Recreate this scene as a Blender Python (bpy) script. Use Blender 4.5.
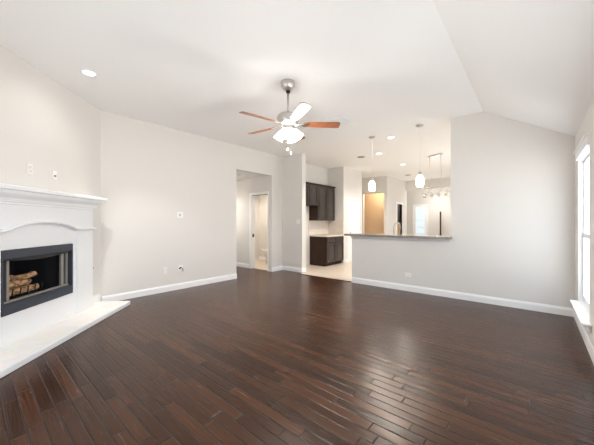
import bpy, bmesh, math, random
from mathutils import Vector, Matrix
random.seed(7)
PI = math.pi
for o in list(bpy.data.objects): bpy.data.objects.remove(o)
SC = bpy.context.scene
COL = SC.collection

# ------------------------------------------------------------------ camera, world, exposure
cam_d = bpy.data.cameras.new('camera'); cam_d.sensor_width = 36.0; cam_d.lens = 36.0 * 280.0 / 594.0
cam_d.clip_start = 0.02
cam = bpy.data.objects.new('camera', cam_d); COL.objects.link(cam)
cam.location = (0, 0, 1.28); cam.rotation_euler = (PI/2, 0, math.radians(40.3))
SC.camera = cam
SC.view_settings.view_transform = 'Standard'; SC.view_settings.look = 'None'
SC.view_settings.gamma = 1.0; SC.view_settings.use_curve_mapping = False
SC.view_settings.exposure = 0.84
SKY = 2.05
w = bpy.data.worlds.new('sky'); SC.world = w; w.use_nodes = True
bg = w.node_tree.nodes['Background']; bg.inputs[1].default_value = SKY
_n, _l = w.node_tree.nodes, w.node_tree.links       # cool bright sky above, brighter lower half added to lift the ceiling
_tc = _n.new('ShaderNodeTexCoord'); _sp = _n.new('ShaderNodeSeparateXYZ'); _mr = _n.new('ShaderNodeMapRange'); _mx = _n.new('ShaderNodeMix'); _mx.data_type = 'RGBA'
_mr.inputs['From Min'].default_value = -0.08; _mr.inputs['From Max'].default_value = 0.08
_mx.inputs[6].default_value = (1.6, 1.63, 1.65, 1); _mx.inputs[7].default_value = (0.95, 1.10, 1.27, 1)
_l.new(_tc.outputs['Generated'], _sp.inputs[0]); _l.new(_sp.outputs[2], _mr.inputs['Value']); _l.new(_mr.outputs[0], _mx.inputs[0]); _l.new(_mx.outputs[2], bg.inputs[0])
try:
    SC.cycles.max_bounces = 12; SC.cycles.diffuse_bounces = 8; SC.cycles.transparent_max_bounces = 12
    SC.cycles.sample_clamp_indirect = 6.0
    SC.cycles.use_denoising = True
except Exception: pass
def portal(loc, rot, sx, sy):
    l = bpy.data.lights.new('window_portal', 'AREA'); l.shape = 'RECTANGLE'; l.size = sx; l.size_y = sy
    l.cycles.is_portal = True
    o = bpy.data.objects.new('window_portal', l); COL.objects.link(o); o.location = loc; o.rotation_euler = rot
CAN_W, FAN_W, PEND_W = 66.0, 13.0, 12.0          # lamp powers (W)
WARM = (1.0, 0.91, 0.80); NEUTRAL = (1.0, 0.955, 0.90)
def lamp(kind, loc, power, col=WARM, radius=0.05, spot=None, blend=0.6, name='lamp_light'):
    l = bpy.data.lights.new(name, kind); l.energy = power; l.color = col; l.shadow_soft_size = radius
    if kind == 'SPOT': l.spot_size = math.radians(spot or 140); l.spot_blend = blend
    o = bpy.data.objects.new(name, l); COL.objects.link(o); o.location = loc
    return o

# ------------------------------------------------------------------ materials
def mat(name, col, rough=0.5, metal=0.0, spec=0.5, emit=None, estr=0.0):
    m = bpy.data.materials.new(name); m.use_nodes = True
    b = m.node_tree.nodes['Principled BSDF']
    b.inputs['Base Color'].default_value = (*col, 1); b.inputs['Roughness'].default_value = rough
    b.inputs['Metallic'].default_value = metal; b.inputs['Specular IOR Level'].default_value = spec
    if emit: b.inputs['Emission Color'].default_value = (*emit, 1); b.inputs['Emission Strength'].default_value = estr
    return m
def nodes(m): return m.node_tree.nodes, m.node_tree.links, m.node_tree.nodes['Principled BSDF']
def add_noise_bump(m, scale=120.0, strength=0.06, dist=0.01, vary=0.0):
    N, L, b = nodes(m)
    tc = N.new('ShaderNodeTexCoord'); n = N.new('ShaderNodeTexNoise'); n.inputs['Scale'].default_value = scale
    n.inputs['Detail'].default_value = 3
    L.new(tc.outputs['Object'], n.inputs['Vector'])
    bp = N.new('ShaderNodeBump'); bp.inputs['Strength'].default_value = strength; bp.inputs['Distance'].default_value = dist
    L.new(n.outputs['Fac'], bp.inputs['Height']); L.new(bp.outputs['Normal'], b.inputs['Normal'])
    if vary:
        c = b.inputs['Base Color'].default_value[:3]
        mx = N.new('ShaderNodeMix'); mx.data_type = 'RGBA'
        mx.inputs[6].default_value = (*[x*(1-vary) for x in c], 1); mx.inputs[7].default_value = (*[min(1, x*(1+vary)) for x in c], 1)
        L.new(n.outputs['Fac'], mx.inputs[0]); L.new(mx.outputs[2], b.inputs['Base Color'])
    return m
M = {}
M['wall'] = add_noise_bump(mat('wall_paint', (0.74, 0.718, 0.685), 0.75, spec=0.25), 90, 0.05)
M['ceiling'] = add_noise_bump(mat('ceiling_paint', (0.93, 0.93, 0.92), 0.9, spec=0.1), 60, 0.10)
M['tan'] = add_noise_bump(mat('warm_light_tan', (0.72, 0.58, 0.42), 0.8, spec=0.2), 90, 0.05)  # tan tint stands in for warm lamplight on the nook walls
M['trim'] = mat('white_trim', (0.90, 0.90, 0.90), 0.35)
M['mantel'] = add_noise_bump(mat('mantel_paint', (0.83, 0.84, 0.85), 0.4), 40, 0.02)
M['plastic'] = mat('white_plastic', (0.86, 0.85, 0.83), 0.35)
M['slot'] = mat('dark_slot', (0.05, 0.05, 0.05), 0.5)
M['nickel'] = mat('brushed_nickel', (0.62, 0.60, 0.56), 0.3, 1.0)
M['bronze'] = mat('dark_bronze', (0.03, 0.025, 0.02), 0.4, 0.6)
M['black'] = mat('black_metal', (0.018, 0.020, 0.024), 0.42, 0.2)
M['slate'] = mat('slate_black_metal', (0.055, 0.065, 0.085), 0.38, 0.25)
M['steel'] = mat('grey_steel', (0.34, 0.32, 0.29), 0.5, 0.3)
M['glass'] = None
g = bpy.data.materials.new('window_glass'); g.use_nodes = True
N, L = g.node_tree.nodes, g.node_tree.links; N.remove(N['Principled BSDF'])
tr = N.new('ShaderNodeBsdfTransparent'); gl = N.new('ShaderNodeBsdfGlossy'); gl.inputs['Roughness'].default_value = 0.02
mx = N.new('ShaderNodeMixShader'); mx.inputs[0].default_value = 0.06
L.new(tr.outputs[0], mx.inputs[1]); L.new(gl.outputs[0], mx.inputs[2]); L.new(mx.outputs[0], N['Material Output'].inputs[0])
M['glass'] = g
M['lamp_glass'] = mat('lit_frosted_glass', (0.95, 0.93, 0.9), 0.3, emit=(1.0, 0.95, 0.87), estr=3.2)
M['fan_glass'] = mat('lit_fan_glass', (0.95, 0.93, 0.9), 0.3, emit=(1.0, 0.965, 0.92), estr=18.0)
M['can_lens'] = mat('lit_can_lens', (0.9, 0.9, 0.88), 0.4, emit=(1.0, 0.95, 0.87), estr=6.0)
M['blade'] = None
M['porcelain'] = mat('porcelain', (0.88, 0.87, 0.84), 0.15)
M['firebrick'] = add_noise_bump(mat('soot_firebrick', (0.012, 0.012, 0.014), 0.8), 30, 0.3)
M['chain'] = mat('chain_nickel', (0.75, 0.73, 0.70), 0.3, 1.0)
M['frame'] = mat('window_vinyl', (0.82, 0.84, 0.86), 0.35)

def wood(name, dark, light, scale=(2, 30, 30), rough=0.35, spec=0.5):
    m = mat(name, light, rough, spec=spec); N, L, b = nodes(m)
    tc = N.new('ShaderNodeTexCoord'); mp = N.new('ShaderNodeMapping'); mp.inputs['Scale'].default_value = scale
    n = N.new('ShaderNodeTexNoise'); n.inputs['Scale'].default_value = 1.0; n.inputs['Detail'].default_value = 6; n.inputs['Distortion'].default_value = 0.6
    r = N.new('ShaderNodeValToRGB'); r.color_ramp.elements[0].position = 0.3; r.color_ramp.elements[1].position = 0.7
    r.color_ramp.elements[0].color = (*dark, 1); r.color_ramp.elements[1].color = (*light, 1)
    L.new(tc.outputs['Object'], mp.inputs[0]); L.new(mp.outputs[0], n.inputs['Vector']); L.new(n.outputs['Fac'], r.inputs[0]); L.new(r.outputs[0], b.inputs['Base Color'])
    return m
M['espresso'] = wood('espresso_wood', (0.024, 0.011, 0.006), (0.046, 0.022, 0.012), (30, 30, 3), 0.5, 0.25)
M['blade'] = wood('cherry_blade_wood', (0.20, 0.068, 0.030), (0.30, 0.11, 0.05), (4, 40, 40), 0.35)
M['log'] = wood('fire_log_bark', (0.06, 0.022, 0.010), (0.85, 0.52, 0.28), (16, 30, 30), 0.8, 0.2)
M['tanwood'] = wood('tan_door_wood', (0.45, 0.30, 0.14), (0.55, 0.38, 0.2), (20, 20, 2), 0.5)

def granite():
    m = mat('speckled_granite', (0.4, 0.38, 0.34), 0.15); N, L, b = nodes(m)
    tc = N.new('ShaderNodeTexCoord'); v = N.new('ShaderNodeTexNoise'); v.inputs['Scale'].default_value = 70; v.inputs['Detail'].default_value = 5
    r = N.new('ShaderNodeValToRGB'); e = r.color_ramp.elements
    e[0].position = 0.36; e[0].color = (0.05, 0.045, 0.04, 1); e[1].position = 0.64; e[1].color = (0.48, 0.44, 0.39, 1)
    k = e.new(0.5); k.color = (0.22, 0.19, 0.16, 1)
    L.new(tc.outputs['Object'], v.inputs['Vector']); L.new(v.outputs['Fac'], r.inputs[0]); L.new(r.outputs[0], b.inputs['Base Color'])
    return m
M['granite'] = granite()
M['stone'] = add_noise_bump(mat('cream_stone', (0.70, 0.62, 0.53), 0.25), 60, 0.0, vary=0.25)
def tile(name, c1, c2, grout, size, rough=0.3, axes='XY', off=0.5, mortar=0.012):
    m = mat(name, c1, rough); N, L, b = nodes(m)
    tc = N.new('ShaderNodeTexCoord'); sp = N.new('ShaderNodeSeparateXYZ'); cb = N.new('ShaderNodeCombineXYZ')
    L.new(tc.outputs['Object'], sp.inputs[0])
    L.new(sp.outputs[axes[0]], cb.inputs[0]); L.new(sp.outputs[axes[1]], cb.inputs[1])
    br = N.new('ShaderNodeTexBrick'); br.offset = off; br.inputs['Scale'].default_value = 1.0
    br.inputs['Brick Width'].default_value = size[0]; br.inputs['Row Height'].default_value = size[1]
    br.inputs['Mortar Size'].default_value = mortar * size[1]; br.inputs['Mortar Smooth'].default_value = 0.3
    br.inputs['Color1'].default_value = (*c1, 1); br.inputs['Color2'].default_value = (*c2, 1); br.inputs['Mortar'].default_value = (*grout, 1)
    n = N.new('ShaderNodeTexNoise'); n.inputs['Scale'].default_value = 9; n.inputs['Detail'].default_value = 4
    L.new(cb.outputs[0], br.inputs['Vector']); L.new(tc.outputs['Object'], n.inputs['Vector'])
    mx = N.new('ShaderNodeMix'); mx.data_type = 'RGBA'; mx.blend_type = 'MULTIPLY'; mx.inputs[0].default_value = 0.25
    L.new(br.outputs['Color'], mx.inputs[6]); L.new(n.outputs['Color'], mx.inputs[7])
    hs = N.new('ShaderNodeHueSaturation'); hs.inputs['Saturation'].default_value = 0.9; hs.inputs['Value'].default_value = 1.12
    L.new(mx.outputs[2], hs.inputs['Color']); L.new(hs.outputs[0], b.inputs['Base Color'])
    return m
M['floor_tile'] = tile('beige_floor_tile', (0.72, 0.61, 0.49), (0.76, 0.65, 0.53), (0.60, 0.52, 0.43), (0.45, 0.45), 0.35, off=0.0)
M['splash_x'] = tile('beige_backsplash_left', (0.74, 0.66, 0.57), (0.78, 0.70, 0.61), (0.68, 0.61, 0.53), (0.20, 0.10), 0.4, 'YZ')
M['splash_y'] = tile('beige_backsplash_rear', (0.74, 0.66, 0.57), (0.78, 0.70, 0.61), (0.68, 0.61, 0.53), (0.20, 0.10), 0.4, 'XZ')
M['hearth'] = tile('cream_hearth_tile', (0.88, 0.84, 0.80), (0.90, 0.86, 0.82), (0.84, 0.80, 0.76), (0.45, 0.235), 0.3, off=0.0, mortar=0.02)

def floor_mat():
    m = mat('hand_scraped_dark_hardwood', (0.05, 0.025, 0.015), 0.3); N, L, b = nodes(m)
    def nd(t, **k):
        n = N.new(t)
        for a, v in k.items(): setattr(n, a, v)
        return n
    def mth(op, a, bb=None, c=None):
        n = nd('ShaderNodeMath', operation=op)
        for i, v in enumerate((a, bb, c)):
            if v is None: continue
            if isinstance(v, (int, float)): n.inputs[i].default_value = v
            else: L.new(v, n.inputs[i])
        return n.outputs[0]
    tc = nd('ShaderNodeTexCoord'); sp = nd('ShaderNodeSeparateXYZ'); L.new(tc.outputs['Object'], sp.inputs[0])
    X, Y = sp.outputs[0], sp.outputs[1]
    WD = 0.080
    ry = mth('DIVIDE', Y, WD); row = mth('FLOOR', ry); fy = mth('FRACT', ry)
    wn = nd('ShaderNodeTexWhiteNoise', noise_dimensions='1D'); L.new(row, wn.inputs['W'])
    xo = mth('MULTIPLY_ADD', wn.outputs['Value'], 7.3, X)
    wn2 = nd('ShaderNodeTexWhiteNoise', noise_dimensions='1D'); L.new(mth('ADD', row, 91.7), wn2.inputs['W'])
    ln = mth('MULTIPLY_ADD', wn2.outputs['Value'], 0.6, 0.5)
    rx = mth('DIVIDE', xo, ln); px = mth('FLOOR', rx); fx = mth('FRACT', rx)
    cb = nd('ShaderNodeCombineXYZ'); L.new(px, cb.inputs[0]); L.new(row, cb.inputs[1])
    wn3 = nd('ShaderNodeTexWhiteNoise', noise_dimensions='2D'); L.new(cb.outputs[0], wn3.inputs['Vector'])
    pr = wn3.outputs['Value']
    # seams
    ey = mth('MULTIPLY', mth('MINIMUM', fy, mth('SUBTRACT', 1.0, fy)), WD)
    ex = mth('MULTIPLY', mth('MINIMUM', fx, mth('SUBTRACT', 1.0, fx)), ln)
    ed = mth('MINIMUM', ey, ex)
    seam = nd('ShaderNodeMapRange'); seam.interpolation_type = 'SMOOTHSTEP'
    seam.inputs['From Min'].default_value = 0.0012; seam.inputs['From Max'].default_value = 0.0042
    L.new(ed, seam.inputs['Value'])
    bev = nd('ShaderNodeMapRange'); bev.interpolation_type = 'SMOOTHSTEP'
    bev.inputs['From Min'].default_value = 0.001; bev.inputs['From Max'].default_value = 0.007
    L.new(ed, bev.inputs['Value'])
    # grain
    gv = nd('ShaderNodeCombineXYZ'); L.new(mth('MULTIPLY', X, 2.2), gv.inputs[0]); L.new(mth('MULTIPLY', Y, 85.0), gv.inputs[1]); L.new(mth('MULTIPLY', pr, 37.0), gv.inputs[2])
    gn = nd('ShaderNodeTexNoise'); gn.inputs['Scale'].default_value = 1.0; gn.inputs['Detail'].default_value = 6; gn.inputs['Distortion'].default_value = 0.8
    L.new(gv.outputs[0], gn.inputs['Vector'])
    ramp = nd('ShaderNodeValToRGB'); e = ramp.color_ramp.elements
    e[0].position = 0.0; e[0].position = 0.2; e[0].color = (0.018, 0.0062, 0.0030, 1); e[1].position = 0.85; e[1].color = (0.105, 0.040, 0.0175, 1)
    k = e.new(0.5); k.color = (0.050, 0.0185, 0.0082, 1)
    mixv = mth('ADD', mth('ADD', mth('MULTIPLY', pr, 0.32), 0.15), mth('MULTIPLY', gn.outputs['Fac'], 0.40))
    L.new(mixv, ramp.inputs[0])
    dk = nd('ShaderNodeMix', data_type='RGBA'); L.new(seam.outputs[0], dk.inputs[0])
    dk.inputs[6].default_value = (0.006, 0.003, 0.002, 1); L.new(ramp.outputs[0], dk.inputs[7])
    L.new(dk.outputs[2], b.inputs['Base Color'])
    # hand scraped relief
    sv = nd('ShaderNodeCombineXYZ'); L.new(mth('MULTIPLY', X, 3.0), sv.inputs[0]); L.new(mth('MULTIPLY', Y, 48.0), sv.inputs[1]); L.new(mth('MULTIPLY', pr, 50.0), sv.inputs[2])
    sn = nd('ShaderNodeTexNoise'); sn.inputs['Scale'].default_value = 1.0; sn.inputs['Detail'].default_value = 2
    L.new(sv.outputs[0], sn.inputs['Vector'])
    hgt = mth('ADD', mth('ADD', mth('MULTIPLY', sn.outputs['Fac'], 0.0016), mth('MULTIPLY', gn.outputs['Fac'], 0.0005)), mth('MULTIPLY', bev.outputs[0], 0.0018))
    bp = nd('ShaderNodeBump'); bp.inputs['Strength'].default_value = 0.8; bp.inputs['Distance'].default_value = 1.0
    L.new(hgt, bp.inputs['Height']); L.new(bp.outputs['Normal'], b.inputs['Normal'])
    rr = nd('ShaderNodeMapRange'); rr.inputs['To Min'].default_value = 0.18; rr.inputs['To Max'].default_value = 0.32
    L.new(gn.outputs['Fac'], rr.inputs['Value']); L.new(rr.outputs[0], b.inputs['Roughness'])
    b.inputs['Specular IOR Level'].default_value = 0.28
    return m
M['floor'] = floor_mat()

# ------------------------------------------------------------------ mesh helpers
class MB:
    def __init__(s): s.bm = bmesh.new()
    def box(s, x0, x1, y0, y1, z0, z1, bev=0.0):
        v = [s.bm.verts.new(p) for p in [(x0,y0,z0),(x1,y0,z0),(x1,y1,z0),(x0,y1,z0),(x0,y0,z1),(x1,y0,z1),(x1,y1,z1),(x0,y1,z1)]]
        f = [s.bm.faces.new([v[i] for i in q]) for q in [(3,2,1,0),(4,5,6,7),(0,1,5,4),(1,2,6,5),(2,3,7,6),(3,0,4,7)]]
        if bev:
            es = list({e for q in f for e in q.edges})
            bmesh.ops.bevel(s.bm, geom=es, offset=bev, segments=2, profile=0.5, affect='EDGES')
        return s
    def prism(s, pts, lo, hi, axis='z'):
        """pts: 2D polygon; extruded from lo to hi along axis"""
        def P(a, b, c): return {'z': (a, b, c), 'y': (a, c, b), 'x': (c, a, b)}[axis]
        A = [s.bm.verts.new(P(a, b, lo)) for a, b in pts]; B = [s.bm.verts.new(P(a, b, hi)) for a, b in pts]
        n = len(pts); s.bm.faces.new(A); s.bm.faces.new(B)
        for i in range(n): s.bm.faces.new([A[i], A[(i+1)%n], B[(i+1)%n], B[i]])
        return s
    def lathe(s, prof, c=(0,0,0), n=24, cap=True, mtx=None, smooth=True):
        rings = []
        for r, z in prof:
            rings.append([s.bm.verts.new((c[0]+r*math.cos(2*PI*i/n), c[1]+r*math.sin(2*PI*i/n), c[2]+z)) for i in range(n)])
        fs = []
        for a, b in zip(rings, rings[1:]):
            for i in range(n): fs.append(s.bm.faces.new([a[i], a[(i+1)%n], b[(i+1)%n], b[i]]))
        for f in fs: f.smooth = smooth
        if cap: s.bm.faces.new(rings[0][::-1]); s.bm.faces.new(rings[-1])
        if mtx is not None:
            for r in rings:
                for v in r: v.co = mtx @ v.co
        return s
    def tube(s, pts, r, n=8, cap=True, radii=None):
        pts = [Vector(p) for p in pts]; rings = []; prev = None
        for i, p in enumerate(pts):
            t = (pts[min(i+1, len(pts)-1)] - pts[max(i-1, 0)]).normalized()
            a = prev if prev is not None else (Vector((0,0,1)) if abs(t.z) < 0.9 else Vector((1,0,0)))
            u = (a - t*a.dot(t)).normalized(); prev = u; vv = t.cross(u)
            rr = radii[i] if radii else r
            rings.append([s.bm.verts.new(p + u*rr*math.cos(2*PI*k/n) + vv*rr*math.sin(2*PI*k/n)) for k in range(n)])
        for a, b in zip(rings, rings[1:]):
            for i in range(n): s.bm.faces.new([a[i], a[(i+1)%n], b[(i+1)%n], b[i]]).smooth = True
        if cap: s.bm.faces.new(rings[0][::-1]); s.bm.faces.new(rings[-1])
        return s
    def sweep_rect(s, x0, x1, y0, y1, rings, open_back=True):
        """rings: (offset, z); footprint x0..x1,y0..y1 grown by offset on three sides (y0 is the wall side)"""
        R = []
        for o, z in rings:
            R.append([s.bm.verts.new(p) for p in [(x0-o, y0, z), (x0-o, y1+o, z), (x1+o, y1+o, z), (x1+o, y0, z)]])
        for a, b in zip(R, R[1:]):
            for i in range(4): s.bm.faces.new([a[i], a[(i+1)%4], b[(i+1)%4], b[i]])
        s.bm.faces.new(R[0][::-1]); s.bm.faces.new(R[-1])
        return s
    def build(s, name, m, parent=None, **props):
        bmesh.ops.recalc_face_normals(s.bm, faces=s.bm.faces)
        me = bpy.data.meshes.new(name); s.bm.to_mesh(me); s.bm.free(); me.materials.append(m)
        o = bpy.data.objects.new(name, me); COL.objects.link(o)
        if parent: o.parent = parent
        for k, v in props.items(): o[k] = v
        return o
def thing(name, label, cat, loc=(0,0,0), rz=0.0, group=None, rot=None):
    o = bpy.data.objects.new(name, None); COL.objects.link(o); o.empty_display_size = 0.1
    o.location = loc; o.rotation_euler = rot if rot else (0, 0, rz)
    o['label'] = label; o['category'] = cat
    if group: o['group'] = group
    return o
def tag(o, label, cat, group=None):
    o['label'] = label; o['category'] = cat
    if group: o['group'] = group
    return o
def struct(name, mb, m, parent=None): return mb.build(name, m, parent, kind='structure')
def copy_tree(o, label=None, loc=None, rot=None):
    def rec(a, par):
        c = a.copy(); COL.objects.link(c); c.parent = par
        for ch in list(a.children): rec(ch, c)
        return c
    c = rec(o, None)
    if label: c['label'] = label
    if loc: c.location = loc
    if rot: c.rotation_euler = rot
    return c

# ------------------------------------------------------------------ setting: levels
CZ = 3.05; XL = -5.20; XR = 0.42; YB = 5.33; YK = 7.70; YS = 5.54; BACK = -0.35
T = 0.12
# floors
struct('floor', MB().prism([(-8.2, BACK-T), (XR+T, BACK-T), (XR+T, 5.36), (-4.49, 5.36), (-4.49, 5.62), (-8.2, 5.62)], -0.10, 0.0), M['floor'])
struct('floor', MB().prism([(-4.49, 5.36), (XR+T, 5.36), (XR+T, 14.0), (-7.4, 14.0), (-7.4, 5.62), (-4.49, 5.62)], -0.10, -0.002), M['floor_tile'])
struct('trim_1', MB().prism([(5.335, 0.0), (5.345, 0.008), (5.375, 0.008), (5.385, 0.0)], -4.50, -2.98, 'x'), M['espresso'])
# ceilings
struct('ceiling', MB().prism([(-5.32, BACK-T), (-0.62, BACK-T), (-0.62, 5.39), (XR+T, 5.39), (XR+T, 14.0), (-6.1, 14.0), (-6.1, 5.39), (-5.32, 5.39)], CZ, CZ+0.1), M['ceiling'])
struct('ceiling', MB().prism([(-0.62, CZ), (XR+T, 2.44 - (CZ-2.44)*T/(XR+0.62)), (XR+T, 2.6), (-0.62, CZ+0.1)], BACK-T, 5.39, 'y'), M['ceiling'])
struct('ceiling', MB().box(-8.2, -5.32, 3.88, 6.7, 2.5, 2.6), M['ceiling'])
# left wall with hall opening, running on behind the kitchen
wl = MB(); wl.box(XL-T, XL, 1.2, 3.99, 0, CZ); wl.box(XL-T, XL, 3.99, 5.12, 2.5, CZ); wl.box(XL-T, XL, 5.12, YK+T, 0, CZ)
struct('wall_left', wl, M['wall'])
# diagonal fireplace wall: local x runs along the wall, local y out into the room
UC = -3.445; S2 = math.sqrt(2)
FP = (( -3.84 + UC*S2)/2, (-3.84 - UC*S2)/2)           # world point of the fireplace centre on the wall
fw = MB()
fw.box(-1.32, -0.44, -T, 0, 0, CZ); fw.box(0.48, 1.30, -T, 0, 0, CZ); fw.box(-0.44, 0.48, -T, 0, 0.99, CZ); fw.box(-0.44, 0.48, -T, 0, 0, 0.38)
o = struct('wall_fireplace', fw, M['wall']); o.location = (FP[0], FP[1], 0); o.rotation_euler = (0, 0, -PI/4)
# back wall (behind the camera) with an unseen window, added to let daylight in
def wall_openings(mb, fixed0, fixed1, a0, a1, holes, top, axis):
    """wall along axis from a0 to a1 with holes (h0,h1,z0,z1) sorted"""
    def bx(p, q, z0, z1):
        if q - p > 1e-4 and z1 - z0 > 1e-4:
            if axis == 'x': mb.box(p, q, fixed0, fixed1, z0, z1)
            else: mb.box(fixed0, fixed1, p, q, z0, z1)
    c = a0
    for h0, h1, z0, z1 in holes:
        bx(c, h0, 0, top); bx(h0, h1, 0, z0); bx(h0, h1, z1, top); c = h1
    bx(c, a1, 0, top)
    return mb
BH = [(-3.10, -2.2, 0.45, 2.1)]
struct('wall_back', wall_openings(MB(), BACK-T, BACK, -3.75, XR+T, BH, CZ, 'x'), M['wall'])
RH = [(0.0, 0.8, 0.277, 2.06), (1.02, 1.88, 0.277, 2.06), (2.1, 3.0, 0.277, 2.06), (4.02, 5.0, 0.277, 2.06), (7.0, 9.6, 0.05, 2.3)]
struct('wall_right', wall_openings(MB(), XR, XR+T, BACK, 14.0, RH, CZ, 'y'), M['wall'])
# wall with the pass-through: full height right part, half wall on the left
wp = MB(); wp.box(-1.09, XR, YB, YB+T, 0, CZ); wp.box(-2.98, -1.09, YB, YB+T, 0, 1.0)
struct('wall_partition', wp, M['wall'])
struct('trim_2', MB().prism([(5.33, 0.95), (5.315, 0.953), (5.312, 0.975), (5.295, 0.99), (5.295, 1.0), (5.33, 1.0)], -2.99, -1.085, 'x'), M['trim'])
# stub wall left of the kitchen opening
struct('wall_stub', MB().box(XL, -4.53, YS, YS+0.15, 0, CZ), M['wall'])
# kitchen back wall, cabinet side
kb = MB(); kb.box(XL, -4.60, YK, YK+T, 0, CZ)
wall_openings(kb, -4.72, -4.60, YK+T, 8.94, [(7.99, 8.80, 0, 2.03)], CZ, 'y')
struct('wall_kitchen', kb, M['wall'])
# hall recess with the opening onto walls tinted tan for warm light
rc = MB(); rc.box(-5.9, -4.72, 8.82, 8.94, 0, CZ); rc.box(-6.02, -5.9, 8.82, 10.35, 0, CZ)
wall_openings(rc, 10.23, 10.35, -6.02, -4.24, [(-5.22, -4.35, 0, 2.42)], CZ, 'x')
struct('wall_hallway', rc, M['wall'])
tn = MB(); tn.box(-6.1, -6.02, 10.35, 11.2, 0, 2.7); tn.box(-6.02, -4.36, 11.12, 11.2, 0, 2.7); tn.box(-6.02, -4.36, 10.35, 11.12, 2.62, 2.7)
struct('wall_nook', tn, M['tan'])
dn = MB(); wall_openings(dn, -4.36, -4.24, 10.35, 12.25, [(11.25, 11.81, 0, 2.03)], CZ, 'y')
struct('wall_dining', dn, M['wall'])
cl = MB(); cl.box(-4.9, -4.82, 11.2, 11.9, 0, 2.2); cl.box(-4.82, -4.36, 11.2, 11.25, 0, 2.2); cl.box(-4.82, -4.36, 11.81, 11.9, 0, 2.2); cl.box(-4.82, -4.36, 11.25, 11.81, 2.1, 2.2)
struct('wall_closet', cl, M['wall'])
fr = MB(); fr.box(-4.24, XR, 12.25, 12.37, 2.66, CZ); fr.box(-5.2, XR+T, 13.6, 13.72, 0, CZ); fr.box(-5.2, -5.08, 12.25, 13.6, 0, CZ); fr.box(-5.08, -4.24, 12.25, 12.37, 0, CZ)
struct('wall_far', fr, M['wall'])
# hall to the left and the bathroom
hl = MB(); wall_openings(hl, 5.12, 5.24, -8.2, XL-T, [(-6.01, -5.335, 0, 2.03)], 2.5, 'x'); hl.box(-8.2, -8.08, 3.88, 5.12, 0, 2.5); hl.box(-8.08, XL-T, 3.88, 3.99, 0, 2.5)
struct('wall_hall', hl, M['wall'])
bt = MB(); bt.box(-7.4, XL-T, 6.55, 6.67, 0, 2.5); bt.box(-7.4, -7.28, 5.24, 6.55, 0, 2.5)
struct('wall_bathroom', bt, M['wall'])
struct('floor', MB().box(-7.28, XL-T, 5.19, 6.55, 0.0005, 0.004), M['floor_tile'])

# baseboards
BBH, BBT = 0.115, 0.014
def bb_prof(side):  # (depth, z)
    return [(0, 0.0), (side*BBT, 0.0), (side*BBT, BBH-0.03), (side*BBT*0.55, BBH-0.008), (side*BBT*0.4, BBH), (0, BBH)]
def base_y(name, x, side, y0, y1):     # runs along y on plane x
    return struct(name, MB().prism([(z, x+d) for d, z in bb_prof(side)], y0, y1, 'y') if False else _by(x, side, y0, y1), M['trim'])
def _by(x, side, y0, y1):
    mb = MB(); pr = bb_prof(side)
    A = [mb.bm.verts.new((x+d, y0, z)) for d, z in pr]; B = [mb.bm.verts.new((x+d, y1, z)) for d, z in pr]
    mb.bm.faces.new(A); mb.bm.faces.new(B)
    for i in range(len(pr)): mb.bm.faces.new([A[i], A[(i+1)%len(pr)], B[(i+1)%len(pr)], B[i]])
    return mb
def _bx(y, side, x0, x1):
    mb = MB(); pr = bb_prof(side)
    A = [mb.bm.verts.new((x0, y+d, z)) for d, z in pr]; B = [mb.bm.verts.new((x1, y+d, z)) for d, z in pr]
    mb.bm.faces.new(A); mb.bm.faces.new(B)
    for i in range(len(pr)): mb.bm.faces.new([A[i], A[(i+1)%len(pr)], B[(i+1)%len(pr)], B[i]])
    return mb
def join(*mbs):
    a = mbs[0]
    for b in mbs[1:]:
        me = bpy.data.meshes.new('tmp'); b.bm.to_mesh(me); b.bm.free(); a.bm.from_mesh(me); bpy.data.meshes.remove(me)
    return a
struct('baseboard_left', join(_by(XL, 1, 1.38, 3.99), _bx(3.99, 1, XL-T, XL) , _by(XL, 1, 5.12, YS)), M['trim'])
struct('baseboard_stub', join(_bx(YS, -1, XL+BBT, -4.53), _by(-4.53, 1, YS-BBT, YS+0.15)), M['trim'])
struct('baseboard_partition', _bx(YB, -1, -2.98, XR-BBT), M['trim'])
struct('baseboard_right', _by(XR, -1, BACK, YB), M['trim'])
struct('baseboard_hall', _bx(5.12, -1, -8.08, -6.08), M['trim'])
struct('baseboard_bathroom', _bx(6.55, -1, -7.28, XL-T), M['trim'])
struct('baseboard_kitchen', _by(-4.60, 1, YK+T, 7.92), M['trim'])
bf = MB(); pr = bb_prof(1)
A = [bf.bm.verts.new((-1.17, d, z)) for d, z in pr]; B = [bf.bm.verts.new((-0.845, d, z)) for d, z in pr]
bf.bm.faces.new(A); bf.bm.faces.new(B)
for i in range(6): bf.bm.faces.new([A[i], A[(i+1)%6], B[(i+1)%6], B[i]])
o = struct('baseboard_fireplace', bf, M['trim']); o.location = (FP[0], FP[1], 0.058); o.rotation_euler = (0, 0, -PI/4)

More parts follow.
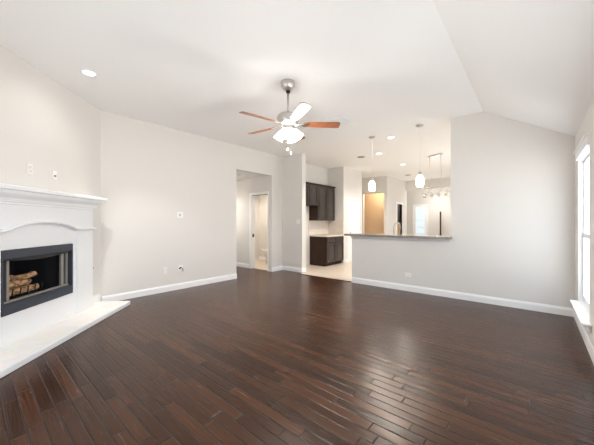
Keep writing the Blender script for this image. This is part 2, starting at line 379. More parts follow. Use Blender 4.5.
# ------------------------------------------------------------------ windows and doors (structure)
def window_on_right(n, y0, y1, z0, z1, visible=False):
    fr = MB(); x0, x1 = XR+0.05, XR+0.10; b = 0.045
    fr.box(x0, x1, y0, y0+b, z0, z1); fr.box(x0, x1, y1-b, y1, z0, z1); fr.box(x0, x1, y0+b, y1-b, z0, z0+b); fr.box(x0, x1, y0+b, y1-b, z1-b, z1)
    f = struct('window_%d' % n, fr, M['frame'])
    zm = (z0+z1)/2 - 0.06
    sa = MB(); sa.box(x0-0.01, x1-0.012, y0+b, y1-b, zm-0.025, zm+0.025); sa.box(x0-0.01, x1-0.02, y0+b, y0+b+0.03, z0+b, zm); sa.box(x0-0.01, x1-0.02, y1-b-0.03, y1-b, z0+b, zm); sa.box(x0-0.01, x1-0.02, y0+b, y1-b, z0+b, z0+b+0.035)
    struct('sash', sa, M['frame'], f)
    p = MB().box(x0+0.02, x0+0.026, y0+b, y1-b, z0+b, z1-b); struct('pane', p, M['glass'], f)
    st = MB().box(XR-0.075, XR, y0-0.16, y1-0.03, z0-0.022, z0, 0.006); st.box(XR, XR+0.115, y0, y1, z0-0.022, z0)
    jl = MB(); jl.box(XR, XR+0.115, y1-0.012, y1, z0, z1); jl.box(XR, XR+0.115, y0, y0+0.012, z0, z1); jl.box(XR, XR+0.115, y0+0.012, y1-0.012, z1-0.012, z1); struct('jamb_liner', jl, M['trim'], f)
    struct('sill', st, M['trim'], f)
    ap = MB().box(XR-0.018, XR, y0-0.10, y1-0.05, z0-0.10, z0-0.022, 0.004); struct('apron', ap, M['trim'], f)
    hd = MB(); hd.box(XR-0.026, XR, y0-0.03, y1-0.02, z1-0.005, z1+0.085, 0.004); hd.box(XR-0.040, XR, y0-0.045, y1-0.005, z1+0.08, z1+0.11, 0.005)
    struct('head_casing', hd, M['trim'], f)
    portal((XR+T+0.03, (y0+y1)/2, (z0+z1)/2), (0, PI/2, 0), z1-z0, y1-y0)
    return f
window_on_right(1, 4.02, 5.0, 0.30, 2.06)
window_on_right(2, 0.0, 0.8, 0.30, 2.06)  # this and the next two are unseen, added for daylight on wall and ceiling
window_on_right(3, 1.02, 1.88, 0.30, 2.06)
window_on_right(4, 2.1, 3.0, 0.30, 2.06)
k = 5
for h0, h1, z0, z1 in BH:
    fr = MB(); b = 0.05
    y0, y1 = BACK-0.10, BACK-0.05
    fr.box(h0, h0+b, y0, y1, z0, z1); fr.box(h1-b, h1, y0, y1, z0, z1); fr.box(h0+b, h1-b, y0, y1, z0, z0+b); fr.box(h0+b, h1-b, y0, y1, z1-b, z1); fr.box(h0+b, h1-b, y0, y1, (z0+z1)/2-0.02, (z0+z1)/2+0.02)
    f = struct('window_%d' % k, fr, M['frame']); struct('pane', MB().box(h0+b, h1-b, y0+0.02, y0+0.026, z0+b, z1-b), M['glass'], f)
    portal(((h0+h1)/2, BACK-T-0.03, (z0+z1)/2), (PI/2, 0, 0), h1-h0, z1-z0); k += 1
# unseen wide dining window, added to bring daylight into the kitchen
y0, y1, z0, z1 = RH[-1]
fr = MB(); fr.box(XR+0.04, XR+0.1, y0, y0+0.06, z0, z1); fr.box(XR+0.04, XR+0.1, y1-0.06, y1, z0, z1); fr.box(XR+0.04, XR+0.1, y0+0.06, y1-0.06, z1-0.06, z1); fr.box(XR+0.04, XR+0.1, y0+0.06, y1-0.06, z0, z0+0.06); fr.box(XR+0.04, XR+0.1, (y0+y1)/2-0.04, (y0+y1)/2+0.04, z0+0.06, z1-0.06)
f = struct('window_%d' % k, fr, M['frame']); struct('pane', MB().box(XR+0.06, XR+0.066, y0+0.06, y1-0.06, z0+0.06, z1-0.06), M['glass'], f)
portal((XR+T+0.03, (y0+y1)/2, (z0+z1)/2), (0, PI/2, 0), z1-z0, y1-y0)

# hall bathroom doorway casing with strike plate
dc = MB(); dc.box(-6.07, -6.0, 5.105, 5.255, 0, 2.03); dc.box(-5.345, -5.322, 5.105, 5.255, 0, 2.03); dc.box(-6.07, -5.322, 5.105, 5.255, 2.03, 2.10)
d1 = struct('door_1', dc, M['trim'])
struct('strike_plate', MB().box(-6.0, -5.994, 5.15, 5.21, 0.87, 0.96), M['bronze'], d1)
# white panel door in the kitchen wall
def panel_door_x(n, x, y0, y1, z1, face, knob_y):
    c = MB(); c.box(x-0.13, x+0.014, y0-0.065, y0, 0, z1); c.box(x-0.13, x+0.014, y1, y1+0.065, 0, z1); c.box(x-0.13, x+0.014, y0-0.065, y1+0.065, z1, z1+0.065)
    d = struct('door_%d' % n, c, M['trim'])
    s = MB(); s.box(x-0.05, x-0.02, y0+0.004, y1-0.004, 0.01, z1-0.004)
    st, w_ = 0.11, (y1-y0)
    for a, b2, c0, c1 in [(y0, y0+st, 0.01, z1), (y1-st, y1, 0.01, z1), (y0+w_/2-st/2, y0+w_/2+st/2, 0.01, z1)]: s.box(x-0.02, x-0.008, a+0.004, b2-0.004, c0, c1-0.004)
    for c0, c1 in [(0.01, 0.22), (0.85, 1.0), (1.62, 1.74), (z1-0.12, z1)]: s.box(x-0.02, x-0.0081, y0+0.004, y1-0.004, c0, c1-0.004)
    struct('door_panel', s, M['trim'], d)
    struct('door_knob', MB().lathe([(0.012, 0), (0.012, 0.03), (0.028, 0.045), (0.028, 0.06), (0.015, 0.07)], n=14, mtx=Matrix.Translation((x-0.008, knob_y, 0.95)) @ Matrix.Rotation(PI/2, 4, 'Y')), M['nickel'], d)
    return d
panel_door_x(2, -4.60, 7.99, 8.80, 2.03, 1, 8.06)
# dining doorway casing
c = MB(); c.box(-4.37, -4.225, 11.18, 11.25, 0, 2.03); c.box(-4.37, -4.225, 11.81, 11.88, 0, 2.03); c.box(-4.37, -4.225, 11.18, 11.88, 2.03, 2.10)
struct('door_3', c, M['trim'])
cb = thing('storage_cabinet', 'narrow dark-topped tan cabinet standing inside the white-cased doorway', 'cabinet', (-4.36, 11.53, 0))
MB().box(-0.12, 0.06, -0.27, 0.27, 0.0, 1.28).build('base_cabinet', M['tanwood'], cb, label='tan wooden lower part')
MB().box(-0.12, 0.06, -0.27, 0.27, 1.28, 2.02).build('upper_panel', M['bronze'], cb, label='black upper part')
# far wall: glazed white door, tall bright window, dark slit
d4 = MB(); x0, x1 = -4.36, -3.70
d4.box(x0, x0+0.14, 13.54, 13.6, 0, 2.0); d4.box(x1-0.12, x1, 13.54, 13.6, 0, 2.0); d4.box(x0, x1, 13.54, 13.6, 2.0, 2.12); d4.box(x0+0.14, x1-0.12, 13.54, 13.6, 0, 0.45)
d4o = struct('door_4', d4, M['trim'])
M['lite_glow'] = mat('daylight_glow_lite', (0.55, 0.68, 0.78), 0.2, emit=(0.75, 0.88, 1.0), estr=0.3)  # glow stands in for daylight behind the door glass
lt = MB()
struct('lite', MB().box(x0+0.14, x1-0.12, 13.575, 13.6, 0.45, 2.0), M['lite_glow'], d4o)
for i in range(1, 5): lt.box(x0+0.14, x1-0.12, 13.56, 13.58, 0.45+i*0.31-0.02, 0.45+i*0.31+0.02)
struct('muntin', lt, M['trim'], d4o)
tp = thing('upright_post', 'slim dark brown upright post against the far dining wall', 'post', (-3.16, 13.5, 0))
MB().lathe([(0.14, 0), (0.14, 0.02), (0.03, 0.04)], n=20).build('base', M['bronze'], tp)
MB().tube([(0, 0, 0.03), (0, 0, 1.76)], 0.028, 12).build('pole', M['espresso'], tp)

# ------------------------------------------------------------------ fireplace
FPL = (FP[0], FP[1], 0.0); FRZ = -PI/4
H = 0.06
hr = thing('fireplace_hearth', 'low cream tiled hearth slab in front of the fireplace', 'hearth', FPL, FRZ)
MB().box(-1.107, 1.06, 0.0, 0.452, 0.0, H).build('tile_slab', M['hearth'], hr)
MB().box(-1.122, 1.065, 0.452, 0.485, 0.0, H+0.002, 0.008).build('edge_trim', M['mantel'], hr, label='white bullnose front edge')
MB().box(-1.122, -1.107, 0.0, 0.452, 0.0, H+0.002, 0.004).build('end_trim', M['mantel'], hr)

sr = thing('fireplace_surround', 'white painted mantel surround with arched molding and crown shelf', 'fireplace mantel', (FP[0], FP[1], H), FRZ)
D = 0.10; HW = 0.845; PI_IN = 0.53
def zz(z): return z - H
for s_ in (-1, 1):
    a, b2 = sorted((s_*PI_IN, s_*HW))
    MB().box(a, b2, 0.0, D, 0.001, zz(1.17), 0.004).build('pilaster', M['mantel'], sr)
    cp = MB(); cp.sweep_rect(a, b2, 0.0, D, [(0, zz(1.17)), (0.012, zz(1.176)), (0.03, zz(1.186)), (0.032, zz(1.20)), (0.022, zz(1.208)), (0.0, zz(1.21))])
    cp.build('pilaster_cap', M['mantel'], sr)
# arch line
def archz(x):
    t = abs(x)/PI_IN
    if t > 0.93: return 1.188
    u = t/0.93
    return 1.188 + 0.088*(1-u**2.3)*(1 - 0.35*max(0, u-0.8)/0.2)
xs = [-PI_IN + 2*PI_IN*i/40 for i in range(41)]
fpn = MB()   # recessed panel between the pilasters, with the firebox hole
Y1 = 0.07
fx0, fx1, fz0, fz1 = -0.465, 0.505, 0.357, 1.007
fpn.box(-PI_IN, fx0, 0, Y1, 0.001, zz(1.188)); fpn.box(fx1, PI_IN, 0, Y1, 0.001, zz(1.188)); fpn.box(fx0, fx1, 0, Y1, 0.001, zz(fz0))
fpn.prism([(fx0, zz(fz1)), (fx1, zz(fz1)), (fx1, zz(1.188))] + [(x, zz(archz(x))) for x in reversed(xs) if fx0 < x < fx1] + [(fx0, zz(1.188))], 0, Y1, 'y')
fpn.build('face_panel', M['mantel'], sr)
fz = MB()
fz.prism([(-HW, zz(1.47)), (-HW, zz(1.21)), (-PI_IN, zz(1.21))] + [(x, zz(archz(x))) for x in xs] + [(PI_IN, zz(1.21)), (HW, zz(1.21)), (HW, zz(1.47))], 0, D, 'y')
fz.build('frieze', M['mantel'], sr)
am = MB()   # arch molding: swept profile
prof = [(0.0, -0.006), (0.022, -0.004), (0.032, 0.008), (0.028, 0.020), (0.010, 0.028), (0.0, 0.030)]
R = []
for x in xs: R.append([am.bm.verts.new((x, D-0.03+dy+ (0.03 if dy > 0 else 0), zz(archz(x))+dz)) for dy, dz in prof])
for a, b2 in zip(R, R[1:]):
    for i in range(len(prof)): am.bm.faces.new([a[i], a[(i+1)%6], b2[(i+1)%6], b2[i]])
am.bm.faces.new(R[0]); am.bm.faces.new(R[-1])
am.build('arch_molding', M['mantel'], sr)
cr = MB()
ring = [(0.0, 1.46), (0.014, 1.462), (0.014, 1.482), (0.026, 1.487), (0.030, 1.50)]
for i in range(7):
    t = i/6; ring.append((0.034 + 0.062*(1-math.cos(t*PI))/2, 1.505 + 0.075*t))
ring += [(0.102, 1.582), (0.102, 1.592), (0.125, 1.597), (0.13, 1.605), (0.13, 1.630), (0.124, 1.638), (0.118, 1.643)]
cr.sweep_rect(-HW, HW, 0.0, D, [(o_, zz(z)) for o_, z in ring])
cr.build('crown_shelf', M['mantel'], sr)

fb = thing('firebox_insert', 'black metal gas firebox insert with folded glass doors', 'fireplace insert', (FP[0]+0.02/S2, FP[1]-0.02/S2, 0.357), FRZ)
FW, FH = 0.482, 0.648
MB().box(-FW, FW, 0.03, 0.085, 0.56, FH-0.003, 0.003).build('top_bar', M['slate'], fb)
MB().box(-FW, FW, 0.0, 0.085, 0.002, 0.105, 0.003).build('bottom_bar', M['slate'], fb)
for s_ in (-1, 1):
    a, b2 = sorted((s_*(FW-0.02), s_*FW)); MB().box(a, b2, 0.03, 0.085, 0.105, 0.56, 0.002).build('side_bar', M['slate'], fb)
hd = MB()
pts = [(-0.46, 0.56), (0.46, 0.56)] + [(0.46 - 0.92*i/16, 0.548 - 0.035*math.sin(PI*i/16)) for i in range(17)]
hd.prism(pts, 0.03, 0.075, 'y'); hd.build('smoke_hood', M['black'], fb)
MB().box(-0.455, 0.455, 0.01, 0.05, 0.112, 0.128).build('door_track', M['steel'], fb, label='grey metal track')
for s_ in (-1, 1):
    dr = MB()
    for j, (xa, ya, xb, yb) in enumerate([(0.455, 0.03, 0.405, -0.045), (0.405, -0.045, 0.365, 0.02)]):
        p, q = Vector((s_*xa, ya)), Vector((s_*xb, yb)); n = (q-p).normalized(); n = Vector((-n.y, n.x))*0.008
        dr.prism([tuple(p+n), tuple(q+n), tuple(q-n), tuple(p-n)], 0.13, 0.545, 'z')
    dd = dr.build('folding_door', M['black'], fb)
    ed = MB(); 
    ed.box(*sorted((s_*0.350, s_*0.378)), 0.010, 0.034, 0.13, 0.545); ed.box(*sorted((s_*0.394, s_*0.410)), -0.005, 0.02, 0.13, 0.545); ed.box(*sorted((s_*0.425, s_*0.448)), 0.020, 0.042, 0.13, 0.545)
    ed.build('door_edge', M['steel'], dd)
    
bxm = MB()
def quad(mb, *p): mb.bm.faces.new([mb.bm.verts.new(q) for q in p])
b0, b1, yd = -0.44, 0.44, -0.50; zf, zt = 0.06, 0.63
bx0, bx1 = -0.34, 0.34
bxm.prism([(b0, -0.0), (bx0, yd), (bx1, yd), (b1, -0.0), (b1+0.02, -0.0), (bx1+0.02, yd-0.02), (bx0-0.02, yd-0.02), (b0-0.02, -0.0)], zf, zt, 'z')
bxm.prism([(b0, -0.0), (bx0, yd), (bx1, yd), (b1, -0.0)], zf-0.02, zf, 'z'); bxm.prism([(b0, -0.0), (bx0, yd), (bx1, yd), (b1, -0.0)], zt, zt+0.02, 'z')
bxm.build('fire_chamber', M['firebrick'], fb)
def fpw(x, y, z):
    c, s_ = math.cos(FRZ), math.sin(FRZ); return (FP[0] + c*x - s_*y, FP[1] + s_*x + c*y, z)
gr = thing('fire_grate', 'black iron grate under the fire logs', 'grate', fpw(0.04, -0.22, 0.4175), FRZ)
gb = MB()
for i in range(6):
    x = -0.24 + i*0.096; gb.tube([(x, 0.13, 0.14), (x, 0.12, 0.06), (x, 0.0, 0.05), (x, -0.11, 0.06)], 0.008, 6)
gb.tube([(-0.26, 0.06, 0.045), (0.26, 0.06, 0.045)], 0.009, 6); gb.tube([(-0.26, -0.07, 0.045), (0.26, -0.07, 0.045)], 0.009, 6)
for x in (-0.2, 0.2):
    for y in (0.06, -0.07): gb.tube([(x, y, 0.0), (x, y, 0.045)], 0.008, 6)
gb.build('bars', M['black'], gr)
def log(label, x, y, z, ln, r, rz, tilt):
    mb = MB(); n = 14; rnd = random.Random(label)
    pts = []; rad = []
    for i in range(n+1):
        t = i/n; pts.append((ln*(t-0.5), 0.012*math.sin(t*5+r*90), 0.010*math.cos(t*4+r*50))); rad.append(r*(0.88+0.2*rnd.random())*(0.8 if i in (0, n) else 1))
    mb.tube(pts, r, 14, radii=rad)
    for v in mb.bm.verts: v.co += Vector((rnd.uniform(-1, 1), rnd.uniform(-1, 1), rnd.uniform(-1, 1)))*0.004
    o = mb.build('fire_log', M['log']); p = fpw(x, y, z); o.location = p; o.rotation_euler = (0, tilt, FRZ+rz)
    tag(o, label, 'log', 'fire logs on the grate')
log('long fire log at the back of the bottom layer on the grate', 0.03, -0.27, 0.508, 0.52, 0.045, 0.05, 0.0)
log('front bottom fire log lying across the grate bars', 0.04, -0.17, 0.506, 0.50, 0.043, -0.06, 0.02)
log('middle fire log resting on the two bottom logs', 0.01, -0.22, 0.585, 0.46, 0.042, 0.14, -0.03)
log('short angled fire log near the right end of the pile', -0.08, -0.21, 0.655, 0.26, 0.032, -0.35, 0.10)
log('topmost fire log at the left of the pile', 0.13, -0.235, 0.664, 0.30, 0.036, 0.25, -0.05)
for xv, nm in [(-0.92, 0)]:
    gk = thing('gas_valve', 'small dark gas key valve on the wall right of the fireplace', 'valve', fpw(-0.965, 0.0, 0.60), FRZ)
    MB().lathe([(0.022, 0), (0.022, 0.006), (0.010, 0.008), (0.010, 0.03)], n=16, mtx=Matrix.Rotation(-PI/2, 4, 'X')).build('valve_plate', M['bronze'], gk)

# ------------------------------------------------------------------ plates on walls (local: x across, y out of the wall)
def plate(name, label, cat, loc, rz, wdt=0.07, hgt=0.115, kind='outlet', group=None):
    t = thing(name, label, cat, loc, rz, group)
    MB().box(-wdt/2, wdt/2, 0, 0.007, -hgt/2, hgt/2, 0.003).build('cover_plate', M['plastic'], t)
    if kind == 'outlet':
        for z in (-0.024, 0.024):
            MB().box(-0.017, 0.017, 0.006, 0.010, z-0.015, z+0.015, 0.004).build('socket', M['plastic'], t)
            for x in (-0.007, 0.007): MB().box(x-0.0015, x+0.0015, 0.0095, 0.0105, z-0.005, z+0.007).build('slot', M['slot'], t)
    elif kind == 'switch':
        for x in (-0.024, 0.024): MB().box(x-0.016, x+0.016, 0.006, 0.012, -0.033, 0.033, 0.003).build('rocker', M['plastic'], t)
    elif kind == 'coax':
        MB().lathe([(0.012, 0.0), (0.012, 0.006), (0.005, 0.008), (0.005, 0.02)], n=12, mtx=Matrix.Translation((0, 0.006, -0.005)) @ Matrix.Rotation(-PI/2, 4, 'X')).build('coax_jack', M['steel'], t)
    return t
RW_A, RW_B, RW_D = -PI/2, PI, FRZ
plate('wall_outlet', 'white power outlet above mantel, left of the cable plate', 'outlet', fpw(UC*0 + (-3.355-UC), 0.0, 1.875), RW_D)
plate('cable_plate', 'white cable plate above mantel, right of the power outlet', 'wall plate', fpw(-3.708-UC, 0.0, 1.862), RW_D, kind='coax')
plate('wall_outlet', 'white power outlet low on the long wall left of cable jack', 'outlet', (XL, 2.365, 0.39), RW_A)
cj = plate('cable_plate', 'white cable plate with black cables dangling, low on long wall', 'wall plate', (XL, 2.66, 0.40), RW_A, 0.10, 0.115, kind='none')
MB().tube([(0.012, 0.004, 0.012), (0.012, 0.03, 0.02), (-0.01, 0.045, 0.012), (-0.028, 0.045, -0.02), (-0.03, 0.04, -0.055)], 0.005, 8).build('cable', M['slot'], cj)
MB().lathe([(0.012, 0), (0.012, 0.012), (0.007, 0.014), (0.007, 0.035)], n=12, mtx=Matrix.Translation((0.024, 0.004, 0.0)) @ Matrix.Rotation(-PI/2, 4, 'X')).build('connector', M['slot'], cj)
MB().lathe([(0.012, 0), (0.012, 0.012), (0.007, 0.014), (0.007, 0.03)], n=12, mtx=Matrix.Translation((0.0, 0.004, 0.012)) @ Matrix.Rotation(-PI/2, 4, 'X')).build('connector', M['slot'], cj)
tm = thing('wall_switch', 'square white wall control plate at eye level on long wall', 'switch', (XL, 2.645, 1.425), RW_A)
MB().box(-0.062, 0.062, 0, 0.012, -0.058, 0.058, 0.004).build('cover_plate', M['plastic'], tm)
MB().box(-0.008, 0.010, 0.010, 0.02, -0.025, 0.022, 0.003).build('lever', M['steel'], tm, label='dark grey toggle')
plate('light_switch', 'white double light switch on the stub wall beside kitchen opening', 'switch', (-4.655, YS, 1.30), RW_B, 0.115, 0.115, kind='switch')
plate('wall_outlet', 'white outlet on the half wall below the granite bar', 'outlet', (-1.80, YB, 0.30), RW_B, 0.115, 0.075, kind='none')

# ------------------------------------------------------------------ ceiling fixtures
def recessed(label, x, y, power, spot=150, blend=0.5, aim=None):
    t = thing('recessed_light', label, 'ceiling light', (x, y, CZ), group='recessed ceiling lights')
    MB().lathe([(0.058, -0.002), (0.060, -0.006), (0.082, -0.007), (0.088, -0.003), (0.088, 0.0)], n=32, cap=False).build('trim_ring', M['trim'], t)
    MB().lathe([(0.0005, -0.003), (0.060, -0.003)], n=32, cap=False).build('lens', M['can_lens'], t)
    sp_ = lamp('SPOT', (x, y, CZ-0.012), power, NEUTRAL if aim else WARM, 0.035, spot, blend)
    if aim: sp_.rotation_euler = Vector(aim).to_track_quat('-Z', 'Y').to_euler()
    return t
recessed('lit recessed light over the fireplace in the living room ceiling', -4.02, 0.935, 75.0, spot=66, blend=0.6, aim=(-0.10, 0.28, -0.55))
lamp('SPOT', (-4.022, 0.935, CZ-0.012), 7, NEUTRAL, 0.05, 150, 0.7)
recessed('lit recessed kitchen light closest to the bar, between the two pendants', -2.278, 5.713, CAN_W)
recessed('lit recessed kitchen light behind the left pendant cord', -3.041, 6.838, CAN_W)
recessed('lit recessed kitchen light farthest from the bar', -3.06, 8.609, CAN_W)
def disc(label, x, y):
    t = thing('ceiling_disc', label, 'ceiling disc', (x, y, CZ), group='grey ceiling discs')
    MB().lathe([(0.10, 0), (0.10, -0.008), (0.085, -0.012), (0.0005, -0.012)], n=28, cap=False).build('rim', M['steel'], t)
disc('small flat grey disc on kitchen ceiling above the cabinets', -3.575, 6.889)
disc('small flat grey disc on ceiling far beyond the kitchen', -3.594, 10.633)
vt = thing('ceiling_vent', 'white square air register in the ceiling behind the fan', 'air vent', (-2.586, 4.209, CZ))
vf = MB(); a = 0.17
vf.box(-a, a, -a, -a+0.03, -0.012, 0); vf.box(-a, a, a-0.03, a, -0.012, 0); vf.box(-a, -a+0.03, -a+0.03, a-0.03, -0.012, 0); vf.box(a-0.03, a, -a+0.03, a-0.03, -0.012, 0)
vf.build('frame', M['frame'], vt)
for i in range(8):
    y = -0.12 + i*0.034
    MB().prism([(y, -0.003), (y+0.022, -0.013), (y+0.024, -0.011), (y+0.002, -0.001)], -a+0.03, a-0.03, 'x').build('louver', M['frame'], vt)
MB().box(-a+0.03, a-0.03, -a+0.03, a-0.03, -0.0015, 0).build('duct_face', M['steel'], vt)
sm = thing('smoke_detector', 'white smoke detector on the lower hall ceiling inside the opening', 'smoke detector', (-5.712, 4.526, 2.5))
MB().lathe([(0.068, 0), (0.068, -0.012), (0.055, -0.032), (0.0005, -0.036)], n=24, cap=False).build('body', M['plastic'], sm)
lamp('SPOT', (-6.9, 4.15, 2.46), 60, NEUTRAL, 0.06, 160, 0.9)  # unseen lamp added to brighten the hall
lamp('SPOT', (-6.4, 5.6, 2.44), 34, WARM, 0.06, 160)  # unseen lamp added to brighten the bathroom
lamp('POINT', (-4.8, 10.46, 2.52), 9, (1.0, 0.86, 0.66), 0.05)
ep = thing('globe_pendant', 'small glowing globe pendant in the far entry beyond the chandelier', 'pendant light', (-3.16, 12.75, CZ))
MB().tube([(0, 0, 0), (0, 0, -0.66)], 0.008, 8).build('rod', M['chain'], ep)
MB().lathe([(0.02, -0.66), (0.05, -0.68), (0.08, -0.73), (0.08, -0.78), (0.05, -0.83), (0.0005, -0.845)], n=24).build('globe', M['lamp_glass'], ep)
lamp('POINT', (-3.16, 12.75, 2.05), 14, NEUTRAL, 0.03)

# ceiling fan
fan = thing('ceiling_fan', 'five-blade cherry wood ceiling fan with brushed nickel body and lit shades', 'ceiling fan', (-2.37, 2.62, CZ))
MB().lathe([(0.086, 0.0), (0.088, -0.02), (0.084, -0.05), (0.062, -0.09), (0.030, -0.112)], n=32).build('canopy', M['nickel'], fan)
MB().lathe([(0.026, -0.112), (0.028, -0.125), (0.022, -0.14)], n=20).build('canopy_collar', M['bronze'], fan, label='black collar')
MB().tube([(0, 0, -0.12), (0, 0, -0.40)], 0.0125, 14).build('downrod', M['nickel'], fan)
MB().lathe([(0.02, -0.37), (0.032, -0.385), (0.06, -0.40), (0.115, -0.415), (0.135, -0.44), (0.138, -0.48), (0.125, -0.515), (0.09, -0.535), (0.06, -0.545)], n=36).build('motor_housing', M['nickel'], fan)
MB().lathe([(0.06, -0.54), (0.066, -0.56), (0.066, -0.60), (0.05, -0.62)], n=28).build('switch_housing', M['nickel'], fan)
for i in range(5):
    ang = math.radians(42 + 72*i); mt = Matrix.Rotation(ang, 4, 'Z') @ Matrix.Translation((0, 0, -0.535)) @ Matrix.Rotation(math.radians(-13), 4, 'X')
    b_ = MB(); outline = []
    L0, L1, w0, w1 = 0.20, 0.655, 0.050, 0.066
    top = [(L0, w0*0.8), (L0+0.015, w0), (L0+0.2, (w0+w1)/2), (L1-0.03, w1), (L1-0.008, w1*0.88), (L1, w1*0.6)]
    outline = top + [(x, -y) for x, y in reversed(top)]
    b_.prism(outline, -0.003, 0.003, 'z')
    for v in b_.bm.verts: v.co = mt @ v.co
    bo = b_.build('blade', M['blade'], fan)
    ir = MB()
    ir.prism([(0.09, 0.016), (0.17, 0.012), (0.20, 0.034), (0.245, 0.036), (0.27, 0.012), (0.27, -0.012), (0.245, -0.036), (0.20, -0.034), (0.17, -0.012), (0.09, -0.016)], -0.009, -0.003, 'z')
    for v in ir.bm.verts: v.co = mt @ v.co
    ir.build('blade_iron', M['nickel'], bo)
for i in range(4):
    ang = math.radians(20 + 90*i); d = Vector((math.cos(ang), math.sin(ang), 0))
    ar = MB().tube([d*0.04 + Vector((0, 0, -0.605)), d*0.075 + Vector((0, 0, -0.60)), d*0.092 + Vector((0, 0, -0.625))], 0.009, 8).build('light_arm', M['nickel'], fan)
    mt = Matrix.Translation(d*0.078 + Vector((0, 0, -0.612))) @ Matrix.Rotation(math.radians(32), 4, Vector((-d.y, d.x, 0)).normalized() * -1)
    sh = MB().lathe([(0.020, 0.0), (0.031, -0.014), (0.042, -0.040), (0.047, -0.07), (0.055, -0.10), (0.064, -0.115), (0.061, -0.115), (0.052, -0.098), (0.043, -0.07), (0.028, -0.016), (0.016, -0.006)], n=24, cap=False, mtx=mt)
    sh.build('lamp_shade', M['fan_glass'], fan)
    p = Vector((-2.37, 2.62, CZ)) + mt @ Vector((0, 0, -0.115))
    lamp('POINT', p, FAN_W, NEUTRAL, 0.03)
for x, z in ((0.02, -0.88), (-0.03, -0.82)):
    pc = MB().tube([(x, 0.03, -0.61), (x, 0.03, z)], 0.0022, 6).build('pull_chain', M['chain'], fan)
    MB().lathe([(0.003, 0.0), (0.008, -0.01), (0.008, -0.03), (0.003, -0.036)], c=(x, 0.03, z), n=12).build('fob', M['plastic'], pc)

# bar pendants
def pendant(label, x, y):
    t = thing('pendant_light', label, 'pendant light', (x, y, CZ), group='glass pendants over the bar')
    MB().lathe([(0.062, 0), (0.062, -0.018), (0.05, -0.026), (0.012, -0.03)], n=28).build('canopy', M['nickel'], t)
    MB().tube([(0, 0, -0.02), (0, 0, -0.86)], 0.0028, 6).build('cord', M['plastic'], t)
    MB().lathe([(0.010, -0.84), (0.024, -0.86), (0.028, -0.91), (0.034, -0.925)], n=20).build('socket_cap', M['nickel'], t)
    MB().lathe([(0.026, -0.905), (0.050, -0.93), (0.064, -0.97), (0.069, -1.02), (0.066, -1.075), (0.055, -1.12), (0.051, -1.12), (0.062, -1.075), (0.065, -1.02), (0.060, -0.97), (0.046, -0.935)], n=28, cap=False).build('glass_shade', M['lamp_glass'], t)
    lamp('POINT', (x, y, CZ-1.08), PEND_W, WARM, 0.03)
pendant('left white glass pendant hanging over the left end of the bar', -2.565, 5.425)
pendant('right white glass pendant hanging over the right end of the bar', -1.585, 5.321)

# chandelier
ch = thing('linear_chandelier', 'brushed nickel linear chandelier on two rods beyond the bar', 'chandelier', (-1.98, 7.92, CZ), math.radians(-27))
MB().box(-0.21, 0.21, -0.035, 0.035, -0.03, 0, 0.006).build('canopy', M['nickel'], ch)
for x in (-0.17, 0.17):
    MB().tube([(x, 0, -0.02), (x*1.15, 0, -0.83)], 0.007, 8).build('rod', M['nickel'], ch)
MB().tube([(-0.40, 0, -0.84), (0.40, 0, -0.84)], 0.013, 10).build('crossbar', M['nickel'], ch)
for sx in (-0.33, -0.11, 0.11, 0.33):
    pts = []
    for i in range(13):
        t = i/12; pts.append((sx + 0.10*math.sin(t*PI)*(1 if sx > 0 else -1), 0.05*math.sin(t*PI*2), -0.84 - 0.15*t))
    am_ = MB().tube(pts, 0.008, 8).build('arm', M['nickel'], ch)
    MB().lathe([(0.02, -1.0), (0.045, -1.02), (0.05, -1.06), (0.046, -1.09), (0.042, -1.09), (0.045, -1.06), (0.040, -1.025)], c=(sx, 0, 0), n=20, cap=False).build('socket_cup', M['nickel'], am_)
MB().tube([(-0.52 + 1.04*i/24, 0, -0.96 - 0.06*math.sin(PI*i/24*3)**2) for i in range(25)], 0.008, 8).build('scroll', M['nickel'], ch)

# ------------------------------------------------------------------ kitchen
bar = MB(); bar.box(-3.10, -1.065, 5.20, 5.62, 1.0, 1.042, 0.008)
tag(bar.build('bar_countertop', M['granite']), 'speckled granite bar top on the white half wall', 'countertop')
def raised_door(mb, y0, y1, z0, z1, x):
    st = 0.055
    mb.box(x, x+0.02, y0, y0+st, z0, z1); mb.box(x, x+0.02, y1-st, y1, z0, z1); mb.box(x, x+0.02, y0+st, y1-st, z0, z0+st); mb.box(x, x+0.02, y0+st, y1-st, z1-st, z1)
    mb.box(x, x+0.004, y0+st, y1-st, z0+st, z1-st)
    i = 0.025; mb.box(x+0.004, x+0.014, y0+st+i, y1-st-i, z0+st+i, z1-st-i)
    return mb
M['espresso_glare'] = wood('espresso_wood_glare', (0.022, 0.016, 0.014), (0.050, 0.040, 0.036), (30, 30, 3), 0.22, 0.9)  # espresso wood with grey glare mixed into the door colour
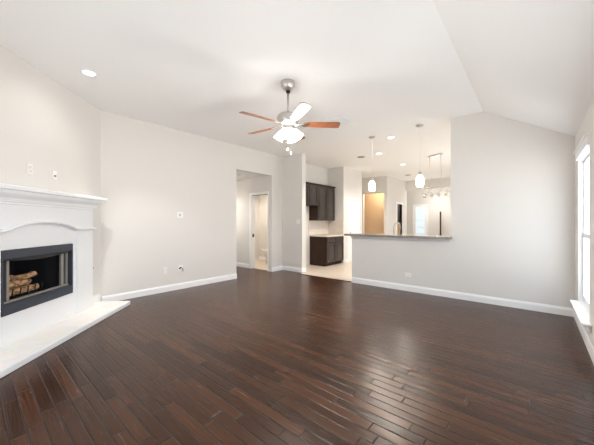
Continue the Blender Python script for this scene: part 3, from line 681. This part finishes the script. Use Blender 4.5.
def cabinet(name, label, y0, y1, z0, z1, depth, ndoor, drawers=False, crown=False, toe=False):
    t = thing(name, label, 'kitchen cabinet', (XL+0.002, (y0+y1)/2, z0))
    hw = (y1-y0)/2; hgt = z1-z0
    b = MB()
    if toe: b.box(0, depth-0.07, -hw+0.0, hw, 0, 0.09); b.box(0, depth, -hw, hw, 0.09, hgt)
    else: b.box(0, depth, -hw, hw, 0, hgt)
    b.build('carcass', M['espresso'], t)
    zb = 0.11 if toe else 0.012; ztop = hgt-0.012; wd = 2*hw/ndoor
    for i in range(ndoor):
        a, c = -hw + i*wd + 0.016, -hw + (i+1)*wd - 0.016
        if drawers:
            d = MB(); d.box(depth, depth+0.02, a, c, ztop-0.15, ztop, 0.003); d.build('drawer', M['espresso_glare'], t)
            raised_door(MB(), a, c, zb, ztop-0.17, depth).build('door', M['espresso_glare'], t)
        else:
            raised_door(MB(), a, c, zb, ztop, depth).build('door', M['espresso_glare'], t)
    if crown:
        MB().prism([(0, hgt), (depth+0.022, hgt), (depth+0.05, hgt+0.045), (depth+0.05, hgt+0.055), (0, hgt+0.055)], -hw, hw, 'y').build('crown', M['espresso'], t) if False else None
        c_ = MB(); P = [(0, hgt), (depth+0.022, hgt), (depth+0.045, hgt+0.035), (depth+0.045, hgt+0.045), (0, hgt+0.045)]
        c_.prism(P, -hw, hw, 'y'); c_.build('crown', M['espresso'], t)
    return t
cabinet('wall_cabinet', 'tall dark espresso two-door wall cabinet above the base cabinet', 6.70, 7.62, 1.34, 2.37, 0.31, 2, crown=True)
cabinet('wall_cabinet', 'short dark espresso wall cabinet hung high left of the taller one', 5.85, 6.70, 1.77, 2.37, 0.31, 2, crown=True)
cabinet('base_cabinet', 'dark espresso base cabinet with drawers and doors on kitchen floor', 6.73, 7.67, 0.0, 0.86, 0.61, 2, drawers=True, toe=True)
ct = MB().box(XL+0.002, -4.545, 6.71, YK-0.012, 0.86, 0.90, 0.006)
tag(ct.build('countertop', M['stone']), 'pale stone countertop slab on the espresso base cabinet', 'countertop')
struct('trim_3', MB().box(XL, XL+0.010, 6.66, YK, 0.90, 1.34), M['splash_x'])
struct('trim_4', MB().box(XL+0.010, -4.60, YK-0.010, YK, 0.90, 1.36), M['splash_y'])
# sink counter behind the bar with the gooseneck faucet
sk = thing('sink_counter', 'low sink counter hidden behind the half wall', 'kitchen counter', (-2.0, 5.78, 0))
MB().box(-0.95, 0.85, -0.325, 0.25, 0.0, 0.86).build('carcass', M['espresso'], sk)
MB().box(-0.97, 0.87, -0.325, 0.28, 0.86, 0.90, 0.006).build('worktop', M['granite'], sk)
fc = thing('kitchen_faucet', 'curved steel gooseneck faucet rising behind the granite bar', 'faucet', (-2.25, 5.80, 0.90), math.radians(20))
MB().lathe([(0.028, 0), (0.028, 0.01), (0.018, 0.03), (0.016, 0.06)], n=20).build('base', M['nickel'], fc)
pts = [(0, 0, 0.05), (0, 0, 0.28)] + [(0.06 - 0.06*math.cos(PI*i/10), 0, 0.30 + 0.075*math.sin(PI*i/10)) for i in range(11)] + [(0.12, 0, 0.24)]
MB().tube(pts, 0.011, 10).build('spout', M['nickel'], fc)
MB().tube([(0, 0.015, 0.05), (0, 0.07, 0.08)], 0.007, 8).build('handle', M['nickel'], fc)

# toilet seen through the bathroom doorway (faces -x)
to = thing('toilet', 'white toilet just inside the bathroom beyond the hall door', 'toilet', (-6.24, 6.14, 0.004), PI/2)
def oval(mb, rings, n=28):
    R = []
    for (cx_, a, b, z) in rings:
        R.append([mb.bm.verts.new((b*math.sin(2*PI*i/n), cx_ + a*math.cos(2*PI*i/n), z)) for i in range(n)])
    for p, q in zip(R, R[1:]):
        for i in range(n): mb.bm.faces.new([p[i], p[(i+1)%n], q[(i+1)%n], q[i]]).smooth = True
    mb.bm.faces.new(R[0][::-1]); mb.bm.faces.new(R[-1]); return mb
oval(MB(), [(0.0, 0.22, 0.11, 0.0), (0.0, 0.20, 0.10, 0.10), (0.05, 0.20, 0.12, 0.2), (0.10, 0.26, 0.17, 0.33), (0.11, 0.28, 0.185, 0.39)]).build('bowl', M['porcelain'], to)
oval(MB(), [(0.11, 0.285, 0.19, 0.392), (0.11, 0.285, 0.19, 0.415), (0.11, 0.275, 0.18, 0.425)]).build('seat_lid', M['porcelain'], to)
MB().box(-0.22, 0.22, -0.40, -0.18, 0.36, 0.74, 0.02).build('tank', M['porcelain'], to)
MB().box(-0.235, 0.235, -0.415, -0.165, 0.742, 0.775, 0.01).build('tank_lid', M['porcelain'], to)
